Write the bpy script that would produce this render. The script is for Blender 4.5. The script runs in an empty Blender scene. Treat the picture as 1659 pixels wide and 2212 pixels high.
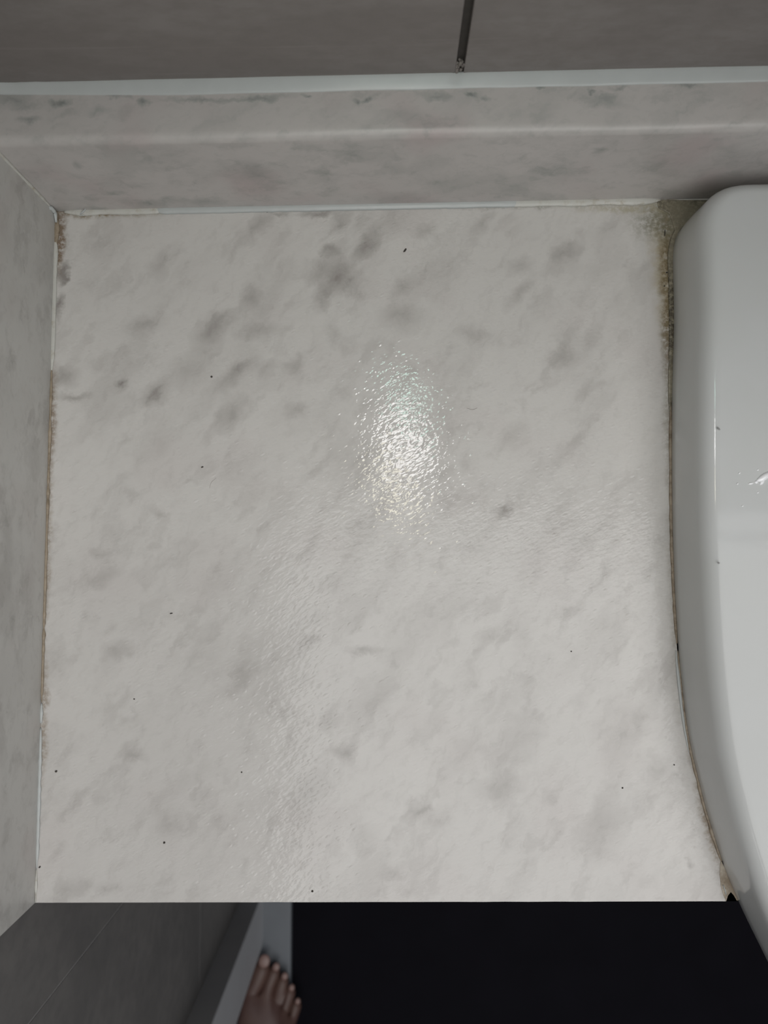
import bpy, bmesh, math, random
from mathutils import Vector, Matrix, noise
random.seed(7)
S = bpy.context.scene
COL = S.collection

# ---------------------------------------------------------------- camera, light, exposure
W, H = 1659, 2212
CX, CY = W / 2, H / 2
F = 1600.0                       # focal length in pixels
CT = 0.85                        # countertop height
CAM = Vector((0, 0, CT + 0.50))
NADIR = (842.0, 1215.0)
def dcam(u, v): return Vector((u - CX, -(v - CY), -F)).normalized()
ROT = dcam(*NADIR).rotation_difference(Vector((0, 0, -1))).to_matrix()
def at(u, v, z):
    """the point of the horizontal plane at height z seen at pixel (u, v)"""
    d = ROT @ dcam(u, v)
    return CAM + d * ((z - CAM.z) / d.z)
def at_y(u, v, y):
    d = ROT @ dcam(u, v)
    return CAM + d * ((y - CAM.y) / d.y)

cd = bpy.data.cameras.new('camera'); cam = bpy.data.objects.new('camera', cd); COL.objects.link(cam)
cam.matrix_world = Matrix.Translation(CAM) @ ROT.to_4x4()
cd.sensor_fit = 'VERTICAL'; cd.sensor_height = 36; cd.sensor_width = 27
cd.lens = F / H * 36
cd.clip_start = 0.01
cd.dof.use_dof = True; cd.dof.focus_distance = 0.50; cd.dof.aperture_fstop = cd.lens / 4.2
S.camera = cam

world = bpy.data.worlds.new('world'); S.world = world; world.use_nodes = True
world.node_tree.nodes['Background'].inputs['Color'].default_value = (0.80, 0.88, 1.0, 1)
world.node_tree.nodes['Background'].inputs['Strength'].default_value = 0.10
def area(name, loc, target, size, power, color):
    ld = bpy.data.lights.new(name, 'AREA'); ld.size = size; ld.energy = power; ld.color = color
    o = bpy.data.objects.new(name, ld); COL.objects.link(o); o.location = loc
    o.rotation_euler = (Vector(target) - Vector(loc)).to_track_quat('-Z', 'Y').to_euler()
    return o
area('ceiling_light', (0.30, -0.95, 2.35), (0.30, -0.95, 0), 2.0, 31.0, (1.0, 0.99, 0.975))
S.view_settings.view_transform = 'Standard'; S.view_settings.look = 'None'
S.view_settings.gamma = 1; S.view_settings.use_curve_mapping = False
S.view_settings.exposure = 0.15
S.cycles.max_bounces = 5; S.cycles.diffuse_bounces = 3; S.cycles.glossy_bounces = 2; S.cycles.transmission_bounces = 2
S.cycles.adaptive_threshold = 0.02
S.cycles.caustics_reflective = False; S.cycles.caustics_refractive = False
S.cycles.use_denoising = True
S.cycles.denoising_prefilter = "NONE"; S.cycles.denoising_input_passes = "RGB_ALBEDO_NORMAL"

# ---------------------------------------------------------------- helpers
def link(name, bm, mats, parent=None, smooth=False):
    bmesh.ops.recalc_face_normals(bm, faces=bm.faces)
    me = bpy.data.meshes.new(name); bm.to_mesh(me); bm.free()
    for m in (mats if isinstance(mats, (list, tuple)) else [mats]): me.materials.append(m)
    if smooth:
        for p in me.polygons: p.use_smooth = True
    o = bpy.data.objects.new(name, me); COL.objects.link(o)
    if parent: o.parent = parent
    return o
def tag(o, label, cat, group=None):
    o['label'] = label; o['category'] = cat
    if group: o['group'] = group
    return o
def struct(o): o['kind'] = 'structure'; return o
def thing(name, label, cat, loc=(0, 0, 0), group=None):
    o = bpy.data.objects.new(name, None); COL.objects.link(o); o.location = loc
    o.empty_display_size = .02
    return tag(o, label, cat, group)
def keep(o, parent):                       # parent without moving
    o.parent = parent; o.matrix_parent_inverse = Matrix.Translation(parent.location).inverted(); return o
def bevel(o, w, seg=3, ang=30):
    m = o.modifiers.new('bevel', 'BEVEL'); m.width = w; m.segments = seg; m.limit_method = 'ANGLE'; m.angle_limit = math.radians(ang)
    m.harden_normals = False
    for p in o.data.polygons: p.use_smooth = True
    w2 = o.modifiers.new('wn', 'WEIGHTED_NORMAL'); w2.keep_sharp = False
    return o
def prism(bm, pts, z0, z1):
    """closed prism over plan points"""
    a = [bm.verts.new((p[0], p[1], z0)) for p in pts]; b = [bm.verts.new((p[0], p[1], z1)) for p in pts]
    n = len(pts)
    for i in range(n): bm.faces.new((a[i], a[(i + 1) % n], b[(i + 1) % n], b[i]))
    bm.faces.new(a[::-1]); bm.faces.new(b)
def box(bm, x0, x1, y0, y1, z0, z1): prism(bm, [(x0, y0), (x1, y0), (x1, y1), (x0, y1)], z0, z1)
def loft(bm, rings, closed=True, caps=True):
    vs = [[bm.verts.new(p) for p in r] for r in rings]
    n = len(vs[0])
    for a, b in zip(vs, vs[1:]):
        for i in range(n if closed else n - 1):
            bm.faces.new((a[i], a[(i + 1) % n], b[(i + 1) % n], b[i]))
    if caps and closed:
        bm.faces.new(vs[0][::-1]); bm.faces.new(vs[-1])
    return vs
def lerp(a, b, t): return a + (b - a) * t
def interp(tab, x):
    if x <= tab[0][0]: return tab[0][1]
    for (x0, y0), (x1, y1) in zip(tab, tab[1:]):
        if x <= x1: return lerp(y0, y1, (x - x0) / (x1 - x0))
    return tab[-1][1]

# ---------------------------------------------------------------- materials
class N:
    """a small node writer"""
    def __init__(s, name):
        s.m = bpy.data.materials.new(name); s.m.use_nodes = True; s.t = s.m.node_tree
        s.b = s.t.nodes['Principled BSDF']
        s.tc = s.t.nodes.new('ShaderNodeTexCoord'); s.P = s.tc.outputs['Object']
    def L(s, a, b):
        if isinstance(a, bpy.types.NodeSocket): s.t.links.new(a, b)
        else: b.default_value = a
    def math(s, op, a, b=None, c=None, clamp=False):
        n = s.t.nodes.new('ShaderNodeMath'); n.operation = op; n.use_clamp = clamp
        s.L(a, n.inputs[0])
        if b is not None: s.L(b, n.inputs[1])
        if c is not None: s.L(c, n.inputs[2])
        return n.outputs[0]
    def vmath(s, op, a, b=None, scale=None):
        n = s.t.nodes.new('ShaderNodeVectorMath'); n.operation = op; s.L(a, n.inputs[0])
        if b is not None: s.L(b, n.inputs[1])
        if scale is not None: s.L(scale, n.inputs['Scale'])
        return n.outputs[0]
    def mapping(s, v, loc=(0, 0, 0), rot=(0, 0, 0), scale=(1, 1, 1), kind='POINT'):
        n = s.t.nodes.new('ShaderNodeMapping'); n.vector_type = kind; s.L(v, n.inputs[0])
        n.inputs['Location'].default_value = loc; n.inputs['Rotation'].default_value = rot; n.inputs['Scale'].default_value = scale
        return n.outputs[0]
    def noise(s, v, scale, detail=3, rough=.5, dist=0, col=False, kind=None):
        n = s.t.nodes.new('ShaderNodeTexNoise'); s.L(v, n.inputs['Vector'])
        n.inputs['Scale'].default_value = scale; n.inputs['Detail'].default_value = detail
        n.inputs['Roughness'].default_value = rough; n.inputs['Distortion'].default_value = dist
        return n.outputs['Color' if col else 'Fac']
    def voronoi(s, v, scale, feature='F1', out='Distance', rand=1, smooth=None):
        n = s.t.nodes.new('ShaderNodeTexVoronoi'); n.feature = feature; s.L(v, n.inputs['Vector'])
        n.inputs['Scale'].default_value = scale; n.inputs['Randomness'].default_value = rand
        if smooth is not None: n.inputs['Smoothness'].default_value = smooth
        return n.outputs[out]
    def range(s, v, a, b, c=0, d=1, smooth=True):
        n = s.t.nodes.new('ShaderNodeMapRange'); n.interpolation_type = 'SMOOTHSTEP' if smooth else 'LINEAR'
        s.L(v, n.inputs[0])
        for i, q in enumerate((a, b, c, d)): s.L(q, n.inputs[i + 1])
        return n.outputs[0]
    def blob(s, v, loc, size, rot, k, add=None):
        """soft ellipse: 1 in the middle, 0 outside, times k"""
        m = s.mapping(v, (loc[0], loc[1], loc[2] if len(loc) > 2 else 0), (0, 0, rot), (size[0], size[1], size[2] if len(size) > 2 else 1), 'TEXTURE')
        g = s.t.nodes.new('ShaderNodeTexGradient'); g.gradient_type = 'SPHERICAL'; s.L(m, g.inputs[0])
        if add is not None: return s.math('MULTIPLY_ADD', g.outputs['Fac'], k, add)
        return s.math('MULTIPLY', s.range(g.outputs['Fac'], 0, .75), k)
    def mix(s, f, a, b, mode='MIX'):
        n = s.t.nodes.new('ShaderNodeMix'); n.data_type = 'RGBA'; n.blend_type = mode
        s.L(f, n.inputs[0]); s.L(col4(a), n.inputs[6]); s.L(col4(b), n.inputs[7])
        return n.outputs[2]
    def bump(s, h, strength, dist):
        n = s.t.nodes.new('ShaderNodeBump'); n.inputs['Strength'].default_value = strength; n.inputs['Distance'].default_value = dist
        s.L(h, n.inputs['Height']); return n.outputs[0]
    def set(s, **k):
        for a, q in k.items(): s.L(col4(q) if a == 'Base_Color' else q, s.b.inputs[a.replace('_', ' ')])
        return s
    def xyz(s, v):
        n = s.t.nodes.new('ShaderNodeSeparateXYZ'); s.L(v, n.inputs[0]); return n.outputs
def col4(c): return (*c, 1) if isinstance(c, tuple) and len(c) == 3 else c
def plain(name, col, rough=.5, var=.12, scale=60, **k):
    n = N(name); f = n.noise(n.P, scale, 4)
    n.set(Base_Color=n.mix(f, tuple(c * (1 - var) for c in col), tuple(min(1, c * (1 + var)) for c in col)), Roughness=rough, **k)
    return n.m

PX = 0.5 / F                                # one pixel on the countertop
STREAK = math.radians(52)                   # the marble's grain rises to the right

def marble(name, base, dark, warm, blobs=(), stains=(), grain=STREAK, amount=1.0, sparkle=True, grainscale=1.0, bz=CT, bk=.82, face=()):
    n = N(name)
    wob = n.vmath('SUBTRACT', n.noise(n.P, 75, 4, .62, col=True), (.5, .5, .5))
    P = n.vmath('ADD', n.P, n.vmath('SCALE', wob, scale=0.016))
    # long soft streaks along the grain
    g = n.mapping(P, (0, 0, 0), (0, 0, grain), (1, 1, 1), 'TEXTURE')
    gs = n.vmath('MULTIPLY', g, (0.55, 1.25, 1.0))
    a = n.range(n.noise(gs, 26 * grainscale, 4, .55), .46, .72)
    b = n.range(n.noise(gs, 70 * grainscale, 3, .5), .50, .74)
    c_ = n.range(n.noise(gs, 160 * grainscale, 3, .5), .48, .74)
    pale = n.range(n.noise(n.vmath('MULTIPLY', g, (0.6, 1.2, 1)), 11, 2, .5), .35, .75)
    d = n.math('ADD', n.math('MULTIPLY', a, .26 * amount), n.math('MULTIPLY', b, .26 * amount))
    d = n.math('ADD', d, n.math('MULTIPLY', c_, .12 * amount))
    for (u, v, rx, ry, ang, k) in blobs:
        c = at(u, v, bz)
        d = n.blob(P, (c.x, c.y, bz), (rx * PX * 1.6, ry * PX * 1.6, .03), math.radians(ang), k * bk * 1.35, d)
    for (u, v, rx, rz, k) in face:                      # marks on the upright face
        c = at_y(u, v, at(842, 441, CT).y)
        d = n.blob(P, tuple(c), (rx * PX * 1.6, .02, rz * PX * 1.6), 0, k, d)
    d = n.math('MULTIPLY', d, 1.0, clamp=True)
    col = n.mix(n.math('MULTIPLY', pale, .5), base, tuple(min(1, c * 1.07) for c in base))
    col = n.mix(n.range(n.noise(n.P, 17, 2), .5, .75), col, warm)
    col = n.mix(d, col, dark)
    for (c, size, rot, k, rgb, dens) in stains:         # grime with a shape of its own
        sp = n.range(n.noise(n.P, dens, 4, .7), .28, .62)
        f = n.math('MULTIPLY', n.blob(n.vmath('ADD', n.P, n.vmath('SCALE', wob, scale=0.009)), c, size, rot, k), sp, clamp=True)
        col = n.mix(f, col, rgb)
    n.set(Base_Color=col, Roughness=.45, Specular_IOR_Level=.12, Coat_Weight=.58, Coat_IOR=1.5)
    if sparkle:
        # leathered finish: shallow pits and ridges a couple of millimetres across
        q = n.vmath('MULTIPLY', n.mapping(n.P, (0, 0, 0), (0, 0, math.radians(28)), (1, 1, 1), 'TEXTURE'), (.62, 1.15, 1))
        h1 = n.noise(q, 430, 1, .5)
        vn = n.t.nodes.new('ShaderNodeTexVoronoi'); vn.inputs['Scale'].default_value = 270; n.L(q, vn.inputs['Vector'])
        vd = vn.outputs['Distance']
        pit = n.math('MULTIPLY', n.math('SUBTRACT', .34, vd, clamp=True), n.math('GREATER_THAN', n.xyz(vn.outputs['Color'])[0], .62))
        h = n.math('ADD', n.math('MULTIPLY_ADD', vd, .45, n.math('MULTIPLY', h1, .95)), n.math('MULTIPLY', pit, 2.6))
        bn = n.bump(h, 1.0, 0.00018)
        n.set(Normal=bn, Coat_Normal=bn, Coat_Roughness=.03)
    else:
        n.set(Coat_Roughness=.3, Coat_Weight=.5)
    return n.m

BLOBS = [  # pixel, half sizes in pixels, angle, strength
 (727,595,34,42,60,.75),(696,645,18,30,-20,.45),(790,536,36,16,50,.65),(736,479,30,14,50,.55),(686,462,36,9,0,.75),(715,541,15,12,0,.55),
 (558,490,38,16,45,.5),(346,570,18,34,-10,.38),(544,642,20,24,0,.45),(871,620,34,16,45,.5),(452,722,30,38,-30,.55),
 (486,690,40,15,35,.42),(558,715,44,18,0,.42),(312,702,36,20,10,.36),(336,852,30,20,40,.62),(408,801,46,30,25,.38),
 (266,826,12,10,0,.6),(166,856,32,9,5,.6),(132,818,34,18,20,.5),(500,893,40,22,50,.55),(512,806,46,17,35,.4),(577,797,24,15,30,.35),
 (632,787,22,18,0,.4),(139,590,8,22,-25,1.15),(126,660,9,22,-10,.95),(870,685,44,24,0,.42),(722,724,18,26,0,.35),(640,888,26,14,20,.4),
 (1040,482,14,26,-40,.5),(1122,575,26,15,20,.42),(1120,636,34,15,50,.45),(1222,547,28,16,20,.4),(1215,770,26,20,0,.36),(1085,1105,18,14,0,.62),
 (1110,940,34,20,40,.26),(1020,720,24,14,0,.32),(925,500,22,14,20,.4),(605,462,20,6,0,.5),(1010,450,24,6,0,.5),(1075,446,12,6,0,.5),
 (743,1626,20,15,0,.5),(792,1403,36,8,0,.42),(1112,1606,36,58,-40,.30),(1078,1698,44,22,10,.36),(902,1752,26,20,20,.34),
 (1298,1800,36,54,-30,.36),(1346,1590,26,60,-25,.26),(1415,1660,30,26,0,.24),(1230,1322,26,14,30,.25),(1052,1375,24,14,30,.25),
 (820,1515,22,40,-30,.24),(845,1886,20,14,0,.3),(787,1809,30,22,40,.2),(1490,1864,9,7,0,.5),(946,1772,24,22,0,.24),
 (525,1466,44,18,35,.42),(668,1386,22,12,20,.4),(290,1625,26,16,0,.38),(370,1782,36,28,20,.28),(225,1250,36,13,25,.34),(212,1194,20,9,10,.3),
 (342,1110,14,8,0,.4),(712,1560,22,16,20,.3),(592,1780,10,22,-15,.28),(232,1920,24,12,0,.28),(155,1918,28,14,0,.25),(250,1405,30,16,30,.3),
]
GR = (.21, .165, .095); BRN = (.17, .105, .055)
def st(u, v, rx, ry, k, rgb, dens=260, rot=0): return (tuple(at(u, v, CT)), (rx * PX * 1.9, ry * PX * 1.25, .04), math.radians(rot), k, rgb, dens)
STAINS = [st(1440,560,26,190,.75,(.40,.33,.20),70), st(1447,620,17,260,1.2,GR), st(1448,480,62,52,.85,(.20,.19,.13),300),
 st(1452,900,14,220,.6,(.26,.22,.17)), st(1462,1250,14,330,.45,(.26,.23,.18)), st(1530,1760,12,170,.8,(.24,.18,.12),150,12),
 st(1400,450,120,14,.6,(.33,.29,.18)), st(200,458,130,14,.95,(.25,.20,.13)), st(128,520,11,90,1.2,(.22,.165,.12)),
 st(108,900,11,130,.9,(.25,.19,.14)), st(100,1150,9,260,.7,(.25,.19,.13)), st(92,1560,9,150,.7,(.25,.19,.13)),
 st(1120,442,160,10,.6,(.20,.19,.15),400)]
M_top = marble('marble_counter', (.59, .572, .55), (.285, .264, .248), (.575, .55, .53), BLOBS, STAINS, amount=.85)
UP_BLOBS = [(130,222,14,9,0,.9),(30,215,30,14,0,.5),(60,258,18,7,0,.6),(310,222,12,8,0,.9),(255,203,18,5,0,.7),(215,240,20,8,0,.4),(430,214,60,6,0,.5),(560,210,50,6,0,.6),(655,205,8,4,0,.8),(600,195,9,3,0,.6),(770,218,7,6,0,.7),(790,216,6,5,0,.7),(940,205,26,8,0,.6),(1018,203,8,5,0,.8),(1050,208,8,6,0,.6),(1300,215,40,12,-10,.45),(1166,188,9,4,0,.8),(1275,197,6,3,0,.7),(1335,190,16,4,0,.5),(1480,185,30,4,0,.4),(870,250,40,14,0,.3),(1165,255,18,8,0,.3)]
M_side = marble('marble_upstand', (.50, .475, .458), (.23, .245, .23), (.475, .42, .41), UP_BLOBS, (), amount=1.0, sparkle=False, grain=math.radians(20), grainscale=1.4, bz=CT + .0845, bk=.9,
    face=((320, 428, 30, 16, .6), (370, 425, 25, 14, .5), (440, 428, 40, 14, .6), (200, 415, 14, 14, .4), (545, 362, 30, 34, .5), (165, 340, 9, 14, .6), (700, 372, 14, 18, .35), (770, 335, 40, 20, .3),
          (860, 425, 50, 22, .35), (1000, 400, 60, 40, .3), (1100, 415, 40, 30, .3), (1298, 330, 12, 8, .8), (930, 350, 30, 24, .25), (1210, 380, 40, 40, .2), (240, 405, 16, 8, .5)))
M_left = marble('marble_left', (.52, .51, .49), (.27, .255, .24), (.50, .475, .455), (), (), amount=1.35, sparkle=False, grain=math.radians(90), grainscale=1.3)

def tile_mat(name, a, b, c, streak=.35):
    n = N(name)
    lg = n.noise(n.vmath('MULTIPLY', n.P, (1, 1, 3.2 if streak else 1)), 9, 4, .6)
    fn = n.noise(n.vmath('MULTIPLY', n.P, (1, 1, 2.2 if streak else 1)), 70, 4, .65)
    st_ = n.noise(n.vmath('MULTIPLY', n.P, (.25, .25, 9)), 22, 3, .6)
    col = n.mix(n.range(lg, .35, .65), a, b)
    col = n.mix(n.math('MULTIPLY', n.range(fn, .35, .7), .5), col, c)
    col = n.mix(n.math('MULTIPLY', n.range(st_, .6, .78), streak), col, tuple(q * 1.35 for q in b))
    n.set(Base_Color=col, Roughness=.55, Normal=n.bump(fn, .15, .0006))
    return n.m
M_tile = tile_mat('cement_tile', (.212, .191, .18), (.252, .231, .22), (.184, .166, .155))
M_tile2 = tile_mat('cement_tile_left', (.195, .186, .18), (.235, .222, .213), (.165, .159, .156), 0)
M_grout = plain('dark_grout', (.055, .049, .043), .9, .35, 300)
M_grout_l = plain('pale_grout', (.27, .26, .255), .9, .2, 300)
M_silic = plain('white_silicone', (.47, .49, .485), .35, .06, 90)
def dirty_silicone(name, base, dirt, lo, hi, sc=180):
    n = N(name); f = n.range(n.noise(n.P, sc, 5, .7), lo, hi)
    big = n.range(n.noise(n.P, 22, 2), .35, .65)
    col = n.mix(n.math('MULTIPLY', f, n.math('ADD', n.math('MULTIPLY', big, .7), .3)), base, dirt)
    n.set(Base_Color=col, Roughness=.4); return n.m
M_sil_d = dirty_silicone('grimy_silicone', (.30, .27, .20), (.065, .052, .034), .34, .58, 420)
M_sil_m = dirty_silicone('aged_silicone', (.54, .535, .50), (.35, .30, .22), .45, .75)
M_sil_b = dirty_silicone('brown_silicone', (.33, .27, .20), (.12, .085, .05), .35, .7)

def ceramic():
    n = N('white_ceramic')
    q = n.vmath('MULTIPLY', n.P, (1, 1, 1))
    h = n.noise(q, 210, 2, .5)
    f = n.range(n.noise(n.P, 14, 3), .4, .7)
    n.set(Base_Color=n.mix(f, (.545, .555, .55), (.56, .57, .57)), Roughness=.2, Specular_IOR_Level=.1, Coat_Weight=.45, Coat_Roughness=.055,
          Coat_Normal=n.bump(h, 1, .00003))
    return n.m
M_cer = ceramic()
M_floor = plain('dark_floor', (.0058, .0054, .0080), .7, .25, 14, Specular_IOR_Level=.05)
M_trim = plain('painted_frame', (.56, .56, .575), .5, .05, 30)
M_thr = plain('pale_threshold', (.155, .168, .185), .4, .08, 30)
M_speck = plain('dark_dirt', (.05, .042, .036), .8, .3, 900)
M_faint = plain('grey_dirt', (.27, .265, .26), .8, .2, 900)
M_hair = plain('hair', (.12, .09, .07), .6, .2, 500)
M_metal = plain('brushed_steel', (.55, .55, .56), .25, .05, 80, Metallic=1.0)
M_white = plain('cabinet_white', (.5, .5, .5), .4, .04, 20)
M_cloth = plain('dark_cloth', (.03, .03, .045), .9, .2, 200)
def emis(name, col, k):
    n = N(name); n.set(Base_Color=(.1, .1, .1), Emission_Color=(*col, 1), Emission_Strength=k); return n.m

# ---------------------------------------------------------------- key lines, from where they stand
BL = at(121, 457, CT); BR = at(1420, 431, CT); FL = at(76, 1950, CT); FR = at(1568, 1947, CT)
def back_y(x): return lerp(BL.y, BR.y, (x - BL.x) / (BR.x - BL.x))
def left_x(y): return lerp(BL.x, FL.x, (y - BL.y) / (FL.y - BL.y))
def front_y(x): return lerp(FL.y, FR.y, (x - FL.x) / (FR.x - FL.x))
UP = CT + 0.0845                                  # top of the upstand
T0 = at(0, 187, UP); T1 = at(1659, 150, UP)       # foot of the tiles on the upstand
def tile_y(x): return lerp(T0.y, T1.y, (x - T0.x) / (T1.x - T0.x))
XR = 1.0; WALL_X = left_x(0) - 0.021

# ---------------------------------------------------------------- setting
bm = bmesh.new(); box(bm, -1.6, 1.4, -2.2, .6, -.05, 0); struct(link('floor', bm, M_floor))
# back wall: two courses of tiles with an open joint
jt = at(991, 150, UP)                             # joint foot
gap = .0048
wb = bpy.data.objects.new('wall_back', None); COL.objects.link(wb); struct(wb)
bm = bmesh.new(); prism(bm, [(-1.0, tile_y(-1.0) + .004), (XR, tile_y(XR) + .004), (XR, tile_y(XR) + .10), (-1.0, tile_y(-1.0) + .10)], 0, 2.5)
struct(link('grout', bm, M_grout, wb))
xs = [(WALL_X - .02, jt.x - gap / 2), (jt.x + gap / 2, jt.x + .6), (jt.x + .6048, XR)]
for i, (x0, x1) in enumerate(xs):
    for (z0, z1) in ((UP - .004, UP + .30), (UP + .3045, UP + .60), (UP + .6045, UP + .90), (UP + .9045, 2.5), (.0, UP - .07)):
        bm = bmesh.new(); prism(bm, [(x0, tile_y(x0)), (x1, tile_y(x1)), (x1, tile_y(x1) + .009), (x0, tile_y(x0) + .009)], z0, z1)
        bevel(struct(link('wall_tile', bm, M_tile, wb)), .0007, 2)
# crumbs of grout filling the foot of the joint
bm = bmesh.new()
for k in range(26):
    p = Vector((jt.x + random.uniform(-.0022, .0022), tile_y(jt.x) + random.uniform(.0005, .0032), UP + random.uniform(0, .011)))
    bmesh.ops.create_icosphere(bm, subdivisions=1, radius=random.uniform(.0007, .0015), matrix=Matrix.Translation(p))
struct(link('joint_filler', bm, plain('joint_crumbs', (.20, .18, .165), .9, .4, 600), wb))

wl = bpy.data.objects.new('wall_left', None); COL.objects.link(wl); struct(wl)
AY0 = WALL_X / -.444 * -1                         # architrave front face
AY0 = WALL_X / .444; AX = .386 * AY0; AY1 = AX / .333
jy = WALL_X * 997 / 782                           # vertical joint of the left wall
bm = bmesh.new(); box(bm, WALL_X - .10, WALL_X - .0003, AY0 - .02, .30, 0, 2.5); struct(link('grout', bm, M_grout_l, wl))
for (y0, y1) in ((jy + .0007, .30), (AY0 - .02, jy - .0007)):
    for (z0, z1) in ((0, .325), (.3262, .93), (.9315, 1.54), (1.5415, 2.5)):
        bm = bmesh.new(); box(bm, WALL_X - .009, WALL_X, y0, y1, z0, z1)
        bevel(struct(link('wall_tile', bm, M_tile2, wl)), .0005, 2)
bm = bmesh.new(); box(bm, WALL_X - .10, WALL_X, -2.2, -1.45, 0, 2.5); box(bm, WALL_X - .10, WALL_X, -1.45, AY0 - .02, 2.05, 2.5)
struct(link('wall_panel', bm, M_tile2, wl))
# door frame on the left wall
bm = bmesh.new(); box(bm, WALL_X - .11, AX, AY1, AY0, 0, 2.1); box(bm, WALL_X - .11, AX, -1.45, AY1 - .0005, 2.02, 2.1); box(bm, WALL_X - .11, AX, -1.54, -1.4505, 0, 2.1)
bevel(struct(link('trim_1', bm, M_trim)), .002, 2)
TX = at(629, 1990, .02).x
bm = bmesh.new(); box(bm, WALL_X - .12, TX, -1.5, -.52, 0, .02)
bevel(struct(link('trim_2', bm, M_thr)), .003, 3)

# ---------------------------------------------------------------- basin outline (plan, counter level)
EDGE = [(1478,462),(1466,520),(1460,560),(1455,700),(1450.5,850),(1450,1000),(1451.5,1150),(1457,1290),(1465.5,1420),(1481,1560),(1494,1630),(1512,1700),(1522,1746),(1538,1793),(1557,1857),(1576,1904),(1592,1943),(1612,1985),(1636,2033),(1659,2080)]
lp = [at(u, v, CT).to_2d() for (u, v) in EDGE[3:]]
XM = lp[4].x + .255                               # the basin's middle
yb = at(1659, 379, CT + .05).y
left = []
x0 = lp[0].x + .0002
r = .026
for k in range(9):                                # rounded rear corner
    a = math.pi / 2 + math.pi / 2 * k / 8
    left.append(Vector((x0 + r + r * math.cos(a), yb - r + r * math.sin(a))))
left.append(Vector((x0, yb - r - .03)))
left += lp
# sweep on to the middle of the front
p = lp[-1]; d = (lp[-1] - lp[-2]).normalized()
yf = p.y - .125
for k in range(1, 15):
    t = k / 14
    c0, c1, c2, c3 = p, p + d * .075, Vector((XM - .13, yf)), Vector((XM, yf))
    left.append(c0 * (1 - t) ** 3 + c1 * 3 * t * (1 - t) ** 2 + c2 * 3 * t * t * (1 - t) + c3 * t ** 3)
OUT = left + [Vector((2 * XM - q.x, q.y)) for q in left[::-1][1:]]
# even resample + smooth
def resample(P, n):
    L = [0]
    for a, b in zip(P, P[1:] + P[:1]): L.append(L[-1] + (b - a).length)
    T = L[-1]; out = []; j = 0; Q = P + P[:1]
    for i in range(n):
        s = T * i / n
        while L[j + 1] < s: j += 1
        out.append(Q[j].lerp(Q[j + 1], (s - L[j]) / max(1e-9, L[j + 1] - L[j])))
    return out
NR = 420
OUT = resample(OUT, NR)
for _ in range(6): OUT = [(OUT[i - 1] + OUT[i] * 2 + OUT[(i + 1) % NR]) / 4 for i in range(NR)]
def offset(P, d, sm=0):                           # d > 0 goes inwards
    n = len(P); out = []
    for i in range(n):
        t = (P[(i + 1) % n] - P[i - 1]).normalized(); nn = Vector((-t.y, t.x))
        out.append(P[i] + nn * d)
    for _ in range(sm): out = [(out[i - 1] + out[i] * 2 + out[(i + 1) % n]) / 4 for i in range(n)]
    return out
# orientation: make sure that positive is inwards
if (offset(OUT, .01)[NR // 3] - Vector((XM, 0))).length > (OUT[NR // 3] - Vector((XM, 0))).length:
    OUT = OUT[::-1]
cen = Vector((XM, sum(q.y for q in OUT) / NR))
def toward(P, f): return [q.lerp(cen, f) for q in P]

# ---------------------------------------------------------------- countertop
def counter_pts():
    hole = offset(OUT, -.0006)
    il = [i for i in range(NR) if hole[i].x < XM]
    # the left half of the hole from the front edge up to the rear, the right half back down
    fy = FR.y
    h_left = sorted([q for q in hole if q.x < XM and q.y > at(1558, 1862, CT).y], key=lambda q: (q.y))
    # order along the outline, not by height
    seq = [q for q in hole]
    k0 = max(range(NR), key=lambda i: seq[i].y - abs(seq[i].x - XM) * 1e-3)
    seq = seq[k0:] + seq[:k0]                     # starts at the rear middle
    if seq[5].x > XM: seq = seq[:1] + seq[1:][::-1]
    lft = [q for q in seq if q.x < XM and q.y > at(1558, 1862, CT).y]
    rgt = [q for q in seq if q.x >= XM and q.y > fy]
    lft = [lft[0]] + [q for q in lft[1:]]
    rgt = sorted(rgt, key=lambda q: seq.index(q), reverse=True)
    pts = [BL.to_2d(), FL.to_2d()]
    for k in range(1, 60):
        x = lerp(FL.x, FR.x, k / 60); pts.append(Vector((x, front_y(x) + .00012 * noise.noise((x * 60, 1, 2)))))
    pts += [FR.to_2d(), at(1560, 1915, CT).to_2d(), at(1556, 1885, CT).to_2d()]
    pts += lft[::-1]
    pts += rgt[::-1]
    pts += [Vector((rgt[0].x, fy)), Vector((XR, front_y(XR))), Vector((XR, back_y(XR)))]
    return pts
cp = counter_pts()
bm = bmesh.new()
prism(bm, cp, CT - .03, CT)
bmesh.ops.triangulate(bm, faces=[f for f in bm.faces if len(f.verts) > 4])
bmesh.ops.dissolve_limit(bm, angle_limit=.01, verts=bm.verts, edges=bm.edges)
bmesh.ops.triangulate(bm, faces=[f for f in bm.faces if len(f.verts) > 4])
counter = link('countertop', bm, M_top)
tag(counter, 'white grey-mottled marble countertop running from the left upstand to the washbasin', 'countertop')

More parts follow.
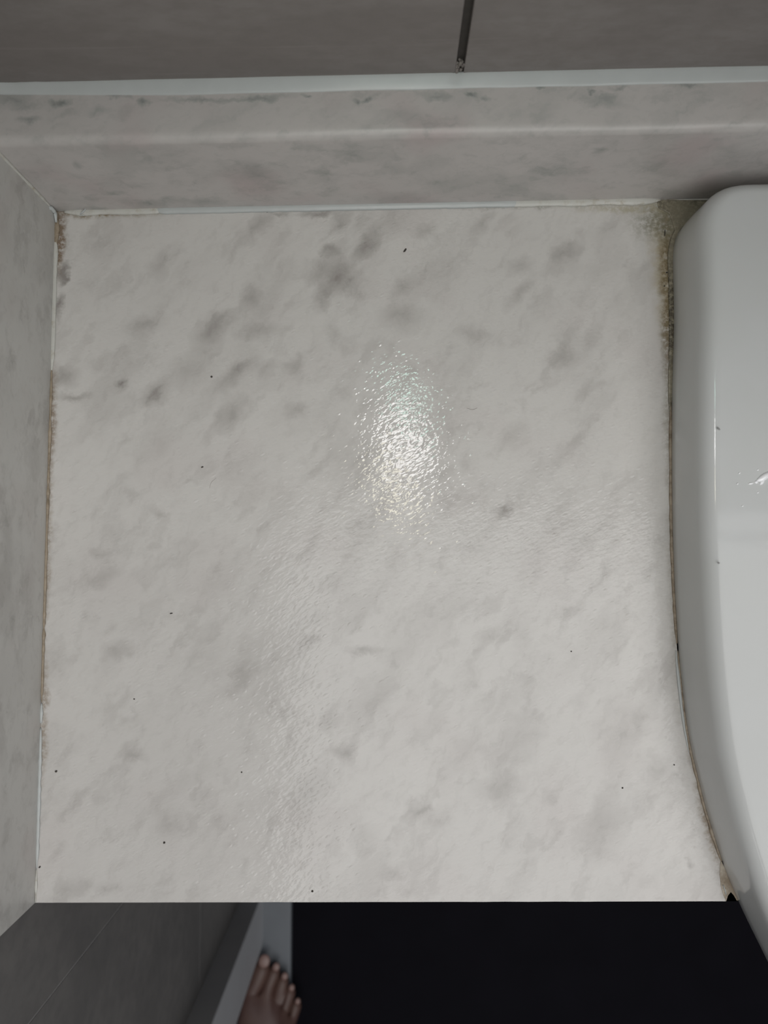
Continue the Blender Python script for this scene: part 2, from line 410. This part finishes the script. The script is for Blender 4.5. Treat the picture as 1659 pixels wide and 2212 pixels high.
# ---------------------------------------------------------------- beads of sealant
def bead(name, path, rad, mat, parent, flat=1.0, jitter=0.0, seg=8, seed=0, taper=True, radf=None):
    """a lumpy bead along a path of points"""
    pts = [Vector(p) for p in path]
    # densify
    D = []
    for a, b in zip(pts, pts[1:]):
        n = max(1, int((b - a).length / .0016))
        D += [a.lerp(b, i / n) for i in range(n)]
    D.append(pts[-1])
    bm = bmesh.new(); rings = []
    for i, p in enumerate(D):
        t = (D[min(i + 1, len(D) - 1)] - D[max(i - 1, 0)]).normalized()
        up = Vector((0, 0, 1)) if abs(t.z) < .8 else Vector((1, 0, 0))
        s = t.cross(up).normalized(); u = s.cross(t)
        w = 1 + jitter * noise.noise(Vector((i * .35, seed, 0))) + jitter * noise.noise(Vector((i * .08, seed, 5)))
        rr = rad * w * (radf(i / max(1, len(D) - 1)) if radf else 1)
        if taper: rr *= min(1, .3 + i / 9, .3 + (len(D) - 1 - i) / 9)
        rings.append([p + s * math.cos(a) * rr + u * math.sin(a) * rr * flat for a in [2 * math.pi * k / seg for k in range(seg)]])
    loft(bm, rings)
    return link(name, bm, mat, parent, smooth=True)

# rear base bead: white along the middle, grimy near the basin and near the corner
def rb(u, off=.0006): p = at(u, 0, CT); x = lerp(BL.x, BR.x, (u - 121) / (1420 - 121)); return (x, back_y(x) - off, CT + .0006)
bead('sealant_bead', [rb(u) for u in (325, 500, 700, 900, 1140)], .0033, M_silic, counter, .5, .10, seed=1)['label'] = 'clean white sealant bead'
bead('sealant_bead', [rb(u) for u in (1085, 1250, 1426)], .0034, M_sil_m, counter, .45, .2, seed=2)['label'] = 'yellowed sealant bead'
bead('sealant_bead', [rb(u) for u in (140, 240, 372)], .0030, M_sil_m, counter, .42, .2, seed=3)['label'] = 'stained sealant bead by the corner'
# left base bead
def lb(v, off=.0005):
    y = lerp(BL.y, FL.y, (v - 457) / (1950 - 457)); return (left_x(y) + off, y, CT + .0005)
bead('sealant_bead', [lb(v) for v in (515, 650, 818)], .0019, M_sil_m, counter, .5, .2, seed=4)
bead('sealant_bead', [lb(v) for v in (815, 1000, 1200, 1400, 1535)], .0010, M_sil_b, counter, .8, .8, seed=5)['label'] = 'thin brown grime line'
bead('sealant_bead', [lb(v) for v in (1538, 1580)], .0017, M_silic, counter, .8, .4, seed=6)
bead('sealant_bead', [lb(v) for v in (1590, 1700, 1800, 1880)], .0013, M_silic, counter, .6, .4, seed=7)
bead('sealant_bead', [lb(v) for v in (1880, 1948)], .0008, M_sil_m, counter, .8, .6, seed=8)
bead('sealant_bead', [lb(v) for v in (455, 475, 545)], .0026, M_sil_b, counter, .4, .3, seed=9)

# ---------------------------------------------------------------- upstands
def upstand(name, face0, face1, back0, back1, z0, z1, r, mat):
    """slab on edge with a rounded front arris, along face0..face1"""
    prof = [(0, z0)]
    for k in range(7):
        a = math.pi / 2 * k / 6
        prof.append((r - r * math.cos(a), z1 - r + r * math.sin(a)))
    prof += [(1, z1), (1, z0)]
    bm = bmesh.new(); NS = 90; rings = []
    for i in range(NS + 1):
        t = i / NS; f = face0.lerp(face1, t); b = back0.lerp(back1, t); dr = (b - f); w = dr.length; dn = dr / w
        row = []
        for (q, z) in prof:
            off = q if q < .5 else w
            wav = .0005 * noise.noise(Vector((t * 14, z * 3, 1))) if 0 < q < .5 else 0
            row.append((f.x + dn.x * (off + wav), f.y + dn.y * (off + wav), z + (wav if q < .5 else 0)))
        rings.append(row)
    loft(bm, rings)
    return link(name, bm, mat, None, smooth=False)
def v2(x, y): return Vector((x, y))
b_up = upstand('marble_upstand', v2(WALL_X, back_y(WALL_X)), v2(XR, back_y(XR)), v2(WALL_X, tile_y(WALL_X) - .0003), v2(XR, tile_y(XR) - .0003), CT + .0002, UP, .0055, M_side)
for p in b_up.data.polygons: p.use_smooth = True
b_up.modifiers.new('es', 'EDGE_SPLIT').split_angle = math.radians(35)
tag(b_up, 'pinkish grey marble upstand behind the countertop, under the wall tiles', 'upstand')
yl = back_y(BL.x) - .0005
l_up = upstand('marble_upstand', v2(left_x(FL.y), FL.y), v2(left_x(yl), yl), v2(WALL_X + .0003, FL.y), v2(WALL_X + .0003, yl), CT + .0002, UP, .0038, M_left)
for p in l_up.data.polygons: p.use_smooth = True
l_up.modifiers.new('es', 'EDGE_SPLIT').split_angle = math.radians(35)
tag(l_up, 'streaky grey marble upstand along the left end of the countertop', 'upstand')
# white bead between upstand and tiles: wide flat fillet
def topbead():
    bm = bmesh.new(); rings = []; NS = 420
    x0, x1 = WALL_X, XR
    for i in range(NS + 1):
        x = lerp(x0, x1, i / NS); y = tile_y(x) + .0002
        left_end = max(0, 1 - (x - BL.x + .03) / .13)
        w = .0078 * (1 + .05 * noise.noise(Vector((x * 30, 0, 0)))) * (1 - .45 * min(1, left_end))
        h = .0032 * (1 + .06 * noise.noise(Vector((x * 25, 3, 0)))) + (.0012 * abs(noise.noise(Vector((x * 90, 3, 0)))) if x < BL.x + .04 else 0)
        if abs(x - jt.x) < .004: h *= .75
        row = [(x, y + .0015, UP - .0008), (x, y + .0010, UP + h)]
        for k in range(7):
            a = math.pi / 2 * k / 6
            row.append((x, y - w * math.sin(a), UP + .0002 + h * (1 - math.sin(a)) * .75 + h * .25 * math.cos(a)))
        row.append((x, y - w * 1.0, UP - .0008))
        rings.append(row)
    loft(bm, rings)
    return link('sealant_bead', bm, M_silic, b_up, smooth=True)
topbead()
# corner bead between the two upstands, with the torn lump at its foot
cx, cy_ = BL.x, BL.y
bead('sealant_bead', [(cx - .0002, cy_ - .0006, CT + z) for z in (.004, .03, .06, .083)], .0012, M_sil_m, l_up, 1, .4, seed=11)
lump = bead('sealant_lump', [(cx - .0030, cy_ + .0005 - .004, CT + .0125), (cx - .0016, cy_ - .0020, CT + .0095), (cx + .0006, cy_ - .0016, CT + .0085), (cx + .0012, cy_ - .0030, CT + .0035), (cx + .0010, cy_ - .0085, CT + .0015)], .0031, M_silic, l_up, 1, .6, seed=12)
bead('sealant_crumb', [tuple(at(183, 444, CT + .003)), tuple(at(184, 453, CT + .003)), tuple(at(173, 463, CT + .0025)), tuple(at(182, 466, CT + .0025))], .0010, M_silic, counter, 1, .4, seed=13)

# ---------------------------------------------------------------- washbasin
basin = thing('washbasin', 'glossy white ceramic washbasin set in the right side of the countertop', 'washbasin', (XM, cen.y, CT))
ZT = CT + .050
prof = [(.095, CT - .088), (.075, CT - .080), (.055, CT - .064), (.036, CT - .044), (.022, CT - .0285), (.012, CT - .0175), (.005, CT - .0095), (.0015, CT - .004), (0, CT + .001), (0, CT + .010), (.0003, CT + .022), (.0009, CT + .034)]
for k in range(1, 9):
    a = math.pi / 2 * k / 8
    prof.append((.0009 + .011 * (1 - math.cos(a)), ZT - .013 + .013 * math.sin(a)))
prof += [(.022, ZT + .0006), (.036, ZT + .0008), (.052, ZT + .0004)]
bm = bmesh.new(); rings = []
def inset(d):
    P = OUT; k = max(1, math.ceil(d / .004))
    for _ in range(k): P = resample(offset(P, d / k, 3 if d > .002 else 0), NR) if d > .012 else offset(P, d / k, 0)
    return P
RING = {}
for (d, z) in prof:
    P = inset(d)
    # keep the starting vertex of every ring in line with the outline's own
    k = min(range(NR), key=lambda i: (P[i] - OUT[0]).length); P = P[k:] + P[:k]
    rings.append([Vector((q.x, q.y, z)) for q in P])
inner = inset(.060); k = min(range(NR), key=lambda i: (inner[i] - OUT[0]).length); inner = inner[k:] + inner[:k]; inner = [Vector((q.x, min(q.y, yb - .105))) for q in inner]
for _ in range(30): inner = [(inner[i - 1] + inner[i] * 2 + inner[(i + 1) % NR]) / 4 for i in range(NR)]
for (f, z) in ((0, ZT - .0005), (.03, ZT - .006), (.07, ZT - .025), (.10, ZT - .05), (.20, ZT - .085), (.5, ZT - .106), (.8, ZT - .112), (.93, ZT - .1135)):
    rings.append([Vector((q.x, q.y, z)) for q in toward(inner, f)])
loft(bm, rings)
keep(link('basin_body', bm, M_cer, None, smooth=True), basin)
bm = bmesh.new()
rr = [(.026, ZT - .1135), (.026, ZT - .1105), (.022, ZT - .1095), (.018, ZT - .113)]
loft(bm, [[Vector((cen.x + q * math.cos(a), cen.y + q * math.sin(a), z)) for a in [2 * math.pi * i / 40 for i in range(40)]] for q, z in rr])
keep(link('drain', bm, M_metal, None, smooth=True), basin)
# tap, out of the frame to the right
bm = bmesh.new()
def ringz(c, rad, z): return [Vector((c[0] + rad * math.cos(a), c[1] + rad * math.sin(a), z)) for a in [2 * math.pi * i / 32 for i in range(32)]]
tc_ = (XM, yb - .05)
loft(bm, [ringz(tc_, q, z) for q, z in ((.026, ZT + .0012), (.026, ZT + .006), (.022, ZT + .012), (.021, ZT + .09), (.018, ZT + .096))])
tap = tag(link('tap', bm, M_metal, None, smooth=True), 'chrome mixer tap standing on the washbasin rim', 'tap')
bm = bmesh.new()
loft(bm, [[Vector((XM + .011 * math.cos(a), tc_[1] - s, ZT + .062 - s * .12 + .009 * math.sin(a))) for a in [2 * math.pi * i / 20 for i in range(20)]] for s in (0, .05, .10, .125)])
link('spout', bm, M_metal, tap, smooth=True)
bm = bmesh.new(); box(bm, XM - .008, XM + .008, tc_[1] - .06, tc_[1] + .01, ZT + .098, ZT + .106)
bevel(link('handle', bm, M_metal, tap), .003)

# sealant round the basin where it meets the marble
def outline_between(v0, v1, d=0, z=CT):
    a, b = at(1460, v0, CT).y, at(1460, v1, CT).y
    q = [p for p in offset(OUT, d) if p.x < XM - .15 and b <= p.y <= a]
    return [(p.x, p.y, z) for p in sorted(q, key=lambda p: -p.y)]
sb = bead('sealant_bead', outline_between(470, 915, -.0010, CT + .0002), .0022, M_sil_d, None, .32, .25, seed=21, radf=lambda t: 1.25 - .6 * t); keep(sb, basin); sb['label'] = 'grimy brown sealant bead'
sb = bead('sealant_bead', outline_between(860, 1400, -.0005, CT + .0002), .0012, M_sil_b, None, .7, .5, seed=22); keep(sb, basin)
sb = bead('sealant_bead', outline_between(1395, 1640, -.0016, CT + .0002), .0011, M_silic, None, .7, .3, seed=23); keep(sb, basin)
sb = bead('sealant_bead', outline_between(1395, 1870, -.0003, CT + .0003), .0011, M_sil_b, None, .7, .5, seed=24, radf=lambda t: .8 + .5 * t); keep(sb, basin)
# grimy fillet in the rear corner behind the basin
bm = bmesh.new()
q = [at(1418, 433, CT), at(1422, 450, CT), at(1445, 462, CT), at(1458, 500, CT), at(1459, 540, CT), at(1476, 500, CT), at(1500, 470, CT), at(1640, 462, CT), at(1690, 432, CT)]
q = [(p.x, min(p.y, back_y(p.x) - .0001)) for p in q]
prism(bm, q, CT - .0004, CT + .0009)
keep(bevel(link('sealant_patch', bm, M_sil_d), .0008, 2), basin)['label'] = 'mouldy brown sealant patch'
# torn wedge at the front
bm = bmesh.new()
wpx = [(1557,1858),(1555,1870),(1554.5,1890),(1557,1912),(1561,1930),(1568,1946.5),(1572,1934),(1578,1926.5),(1584,1933),(1591,1945),(1596,1944),(1590,1930),(1580,1905),(1568,1880)]
top = [at(u, v, CT) for u, v in wpx]; cxw = sum((p for p in top), Vector()) / len(top)
a = [bm.verts.new((p.x, p.y, CT - .012)) for p in top]; b = [bm.verts.new((p.x, p.y, CT + .0004)) for p in top]
n_ = len(top)
for i in range(n_): bm.faces.new((a[i], a[(i + 1) % n_], b[(i + 1) % n_], b[i]))
bm.faces.new(a[::-1]); bm.faces.new(b)
bmesh.ops.triangulate(bm, faces=[f for f in bm.faces if len(f.verts) > 4])
keep(link('sealant_wedge', bm, dirty_silicone('wedge_silicone', (.42, .37, .30), (.17, .12, .07), .34, .58, 110)), basin)['label'] = 'torn brown sealant wedge'
wh = bead('sealant_edge', [tuple(at(1562, 1912, CT + .0008)), tuple(at(1566, 1922, CT + .0008)), tuple(at(1568.5, 1932, CT + .0006))], .0009, M_silic, None, .8, .2, seed=26); keep(wh, basin)
wh = bead('sealant_edge', [tuple(at(1580, 1898, CT + .0006)), tuple(at(1588, 1918, CT + .0006)), tuple(at(1592, 1935, CT + .0006))], .0009, M_silic, None, .8, .2, seed=27); keep(wh, basin)

# ---------------------------------------------------------------- lamp under an added, unseen cabinet
LZ = CT + .45
cab = thing('occluder_cabinet', 'unseen white mirror cabinet added above the rear of the counter to block light', 'cabinet', (.2, .2, LZ + .02))  # unseen cabinet, added to keep ceiling light off the rear of the counter
bm = bmesh.new(); box(bm, WALL_X + .03, .72, .062, tile_y(0) - .004, LZ + .016, 2.0); keep(bevel(link('occluder_box', bm, M_white), .002, 2), cab)
bm = bmesh.new(); box(bm, WALL_X + .03, .235, .058, .0615, LZ + .02, 1.998); keep(link('door', bm, M_metal), cab)
bm = bmesh.new(); box(bm, .238, .72, .058, .0615, LZ + .02, 1.998); keep(link('door', bm, M_metal), cab)
lamp = thing('cabinet_light', 'slim downlight fixed under the added cabinet', 'lamp', (.017, .15, LZ))
bm = bmesh.new(); box(bm, -.028, .062, .064, .245, LZ + .003, LZ + .0155); keep(bevel(link('housing', bm, M_white), .003, 2), lamp)
def lens(name, c, rad, m):
    bm = bmesh.new(); loft(bm, [ringz(c, q, z) for q, z in ((rad, LZ + .0028), (rad, LZ + .001), (rad * .9, LZ))])
    keep(link(name, bm, m, None, smooth=False), lamp)
K = 18.5
lens('lens', (.020, .150), .030, emis('led_white', (1, .98, .97), K))
lens('lens', (.024, .209), .018, emis('led_mint', (.62, 1, .86), K * .8))
lens('lens', (.006, .094), .021, emis('led_warm', (1, .93, .72), K * .8))

# ---------------------------------------------------------------- white blobs on the basin that imitate highlights on water drops
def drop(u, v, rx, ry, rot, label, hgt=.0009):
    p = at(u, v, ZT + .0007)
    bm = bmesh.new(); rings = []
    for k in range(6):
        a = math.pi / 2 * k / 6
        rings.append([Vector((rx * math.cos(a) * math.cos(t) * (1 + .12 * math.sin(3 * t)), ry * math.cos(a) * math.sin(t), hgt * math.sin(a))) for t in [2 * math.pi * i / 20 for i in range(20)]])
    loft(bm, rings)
    o = link('glint_drop', bm, M_glint, None, smooth=True); o.location = p; o.rotation_euler[2] = math.radians(rot)
    return tag(o, label, 'soap drop', 'painted highlights on the basin rim')
nw = N('glint'); nw.set(Base_Color=(.9, .9, .92), Roughness=.25, Coat_Weight=1.0, Coat_Roughness=.08); M_glint = nw.m  # near-white colour stands in for the lamp's glints on water drops
drop(1650, 1031, .0050, .0020, 32, 'largest painted white highlight on the basin rim at the right edge', .0016)
drop(1646, 1041, .0022, .0012, 60, 'small curved painted highlight just below the largest one', .0011)
drop(1633.5, 1041.5, .0011, .0010, 20, 'round painted highlight touching the left tip of the largest one', .0008)
drop(1622, 1044.5, .0017, .0006, 12, 'thin flat painted highlight farther left of the largest one', .0006)
for (u, v, lb_) in ((1597, 1022, 'pinhead painted highlight nearest the bright streak, behind the largest one'), (1593, 1045, 'pinhead painted highlight nearest the bright streak, level with the largest one'),
                    (1637, 1015, 'pinhead painted highlight just behind the largest white one'), (1637, 1064, 'pinhead painted highlight in front of the largest white one'),
                    (1604, 1093, 'frontmost pinhead painted highlight on the basin rim')): drop(u, v, .0007, .0005, 30, lb_, .0005)

# ---------------------------------------------------------------- specks and hairs
def speck(u, v, a, b, rot, label, z=CT):
    p = at(u, v, z); bm = bmesh.new()
    bmesh.ops.create_icosphere(bm, subdivisions=2, radius=1)
    for w in bm.verts: w.co = w.co * (1 + .35 * noise.noise(w.co * 1.7 + Vector((u, v, 0))))
    for w in bm.verts: w.co = Vector((w.co.x * a * PX, w.co.y * b * PX, w.co.z * min(a, b) * PX * .7))
    o = link('dirt_speck', bm, M_speck if z == CT else M_faint, None, smooth=True); o.location = (p.x, p.y, z + min(a, b) * PX * .4); o.rotation_euler[2] = math.radians(rot)
    return tag(o, label, 'dirt speck', 'dark specks on the countertop' if z == CT else 'dark specks on the basin')
speck(875, 541, 5.5, 2.2, 55, 'largest black speck, on the rear half of the countertop')
speck(457, 814, 2.4, 2.2, 0, 'black dot on the left rear of the marble, beside a grey smudge')
speck(437, 1009, 3, 1.6, 20, 'dark oblong crumb left of centre, near the short curved hair')
speck(370, 1325, 3.2, 1.5, 10, 'small brown crumb on the left middle of the countertop')
speck(121.5, 1666, 2.8, 2.2, 30, 'dark crumb near the white sealant of the left upstand')
speck(355, 1820, 2.6, 2.0, 30, 'dark crumb on the left front of the countertop')
speck(675, 1925, 2.2, 2.2, 0, 'dark dot close to the front edge, left of centre')
speck(522, 1668, 1.6, 1.6, 0, 'faint dot on the front left of the countertop between smudges')
speck(290, 1510, 1.8, 1.4, 0, 'faint dot left of the long grey smudge on the marble')
speck(1344.5, 1702, 2.0, 1.6, 0, 'faint dot on the front right of the countertop by the grey patch')
speck(1234, 1407, 1.6, 1.4, 0, 'faint dot on the right middle of the countertop')
speck(1456, 1652, 1.5, 1.5, 0, 'tiny dot on marble near the lower curve of the basin')
speck(86, 1873, 2.6, 1.6, 50, 'dark crumb stuck at the front end of the left sealant')
speck(577, 458, 1.6, 1.6, 0, 'tiny dot beside the rear sealant, left of centre')
speck(1440, 589, 2.4, 1.8, 0, 'brown fleck on the yellow stain beside the basin rear')
speck(1435, 618, 1.8, 1.6, 0, 'brown fleck just in front of the other fleck on the yellow stain')
speck(1455, 654, 2.6, 2.6, 0, 'dark round fleck pressed against the basin side')
speck(1436, 503, 1.4, 8, -5, 'thin dark sliver on the grimy corner behind the basin')
speck(1552, 1216, 2.2, 1.8, 0, 'dark dot on the middle of the white basin rim', ZT + .0005)
speck(1552, 926, 4.0, 1.8, -45, 'faint oblong speck on the rim beside the bright streak', ZT + .0005)
def mkhair(pts, rad, label):
    o = bead('hair', [tuple(at(u, v, CT + .0004)) for u, v in pts], rad, M_hair, None, 1, .1, seg=5, seed=31); tag(o, label, 'hair')
mkhair([(1008, 882), (1012, 882.5), (1017, 884.5), (1022, 885), (1028, 882.5), (1031, 881)], .00020, 'short dark curved hair right of the wet glare')
mkhair([(467, 1032), (463, 1036), (457, 1041), (454, 1048), (453, 1055)], .00014, 'short pale curved hair on the left of the countertop')

# ---------------------------------------------------------------- the bare foot in the doorway
def skin_material():
    n = N('skin'); f = n.range(n.noise(n.P, 28, 4, .6), .35, .7); g = n.range(n.noise(n.P, 9, 2), .4, .65)
    n.set(Base_Color=n.mix(n.math('MULTIPLY', f, .5), n.mix(g, (.105, .055, .044), (.065, .030, .028)), (.12, .072, .054)), Roughness=.5, Subsurface_Weight=0)
    return n.m
M_skin = skin_material(); M_nail = plain('toe_nail', (.24, .15, .13), .4, .05, 100)
fo = Vector((-.2506, -.949, .020)); fa = math.radians(-14)
person = thing('person', 'bare right foot and lower leg of a person standing in the doorway', 'person', fo)
person.rotation_euler[2] = fa; person.scale = (1.15, 1.1, 1.1)
V = []; E = []; R = []
def jv(p, r, par=None):
    V.append(p); R.append(r); i = len(V) - 1
    if par is not None: E.append((par, i))
    return i
ank = jv((.004, .055, .075), (.036, .038))
hl = jv((.002, .012, .036), (.029, .030), ank)
shin = jv((.004, .030, .20), (.040, .044), ank); calf = jv((.004, .012, .32), (.054, .058), shin); knee = jv((.002, .020, .47), (.055, .058), calf)
th = jv((.0, .010, .62), (.072, .076), knee); hip = jv((0, 0, .80), (.085, .088), th)
ins = jv((-.004, .105, .052), (.036, .030), ank)
mid = jv((-.002, .165, .028), (.042, .019), ins)
for i, (bx, by, tx, ty, rr, tl) in enumerate(((-.030, .200, -.026, .247, .0145, 1), (-.012, .205, -.007, .243, .0108, 0), (.005, .199, .0085, .233, .0100, 0), (.020, .188, .0225, .219, .0095, 0), (.033, .173, .036, .202, .0092, 0))):
    k = jv((bx, by, .020), (rr * 1.25, rr * 1.2), mid)
    m_ = jv((lerp(bx, tx, .5), lerp(by, ty, .5), .0165), (rr, rr), k)
    jv((tx, ty, .0125), (rr * 1.02, rr * .92), m_)
me = bpy.data.meshes.new('body'); me.from_pydata(V, E, []); me.materials.append(M_skin)
body = bpy.data.objects.new('body', me); COL.objects.link(body); body.parent = person
body.modifiers.new('skin', 'SKIN')
for i, sv in enumerate(me.skin_vertices[0].data): sv.radius = R[i]; sv.use_root = (i == 0)
ss = body.modifiers.new('sub', 'SUBSURF'); ss.levels = 2; ss.render_levels = 2
body.modifiers['skin'].use_smooth_shade = True
for (tx, ty, rr) in ((-.026, .252, .0085), (-.007, .246, .0055), (.0085, .236, .005), (.0225, .222, .0046), (.036, .205, .0042)):
    bm = bmesh.new(); bmesh.ops.create_uvsphere(bm, u_segments=14, v_segments=8, radius=1)
    for w in bm.verts: w.co = Vector((w.co.x * rr, w.co.y * rr * 1.15, w.co.z * .0022))
    o = link('toe_nail', bm, M_nail, person, smooth=True); o.location = (tx, ty - .002, .0235 if rr > .006 else .0195); o.rotation_euler[0] = -.25
bm = bmesh.new()
loft(bm, [[Vector((q * math.cos(a), q * math.sin(a) + .008, z)) for a in [2 * math.pi * i / 32 for i in range(32)]] for q, z in ((.086, .52), (.092, .515), (.098, .60), (.110, .80), (.105, .83))])
link('shorts_leg', bm, M_cloth, person, smooth=True)
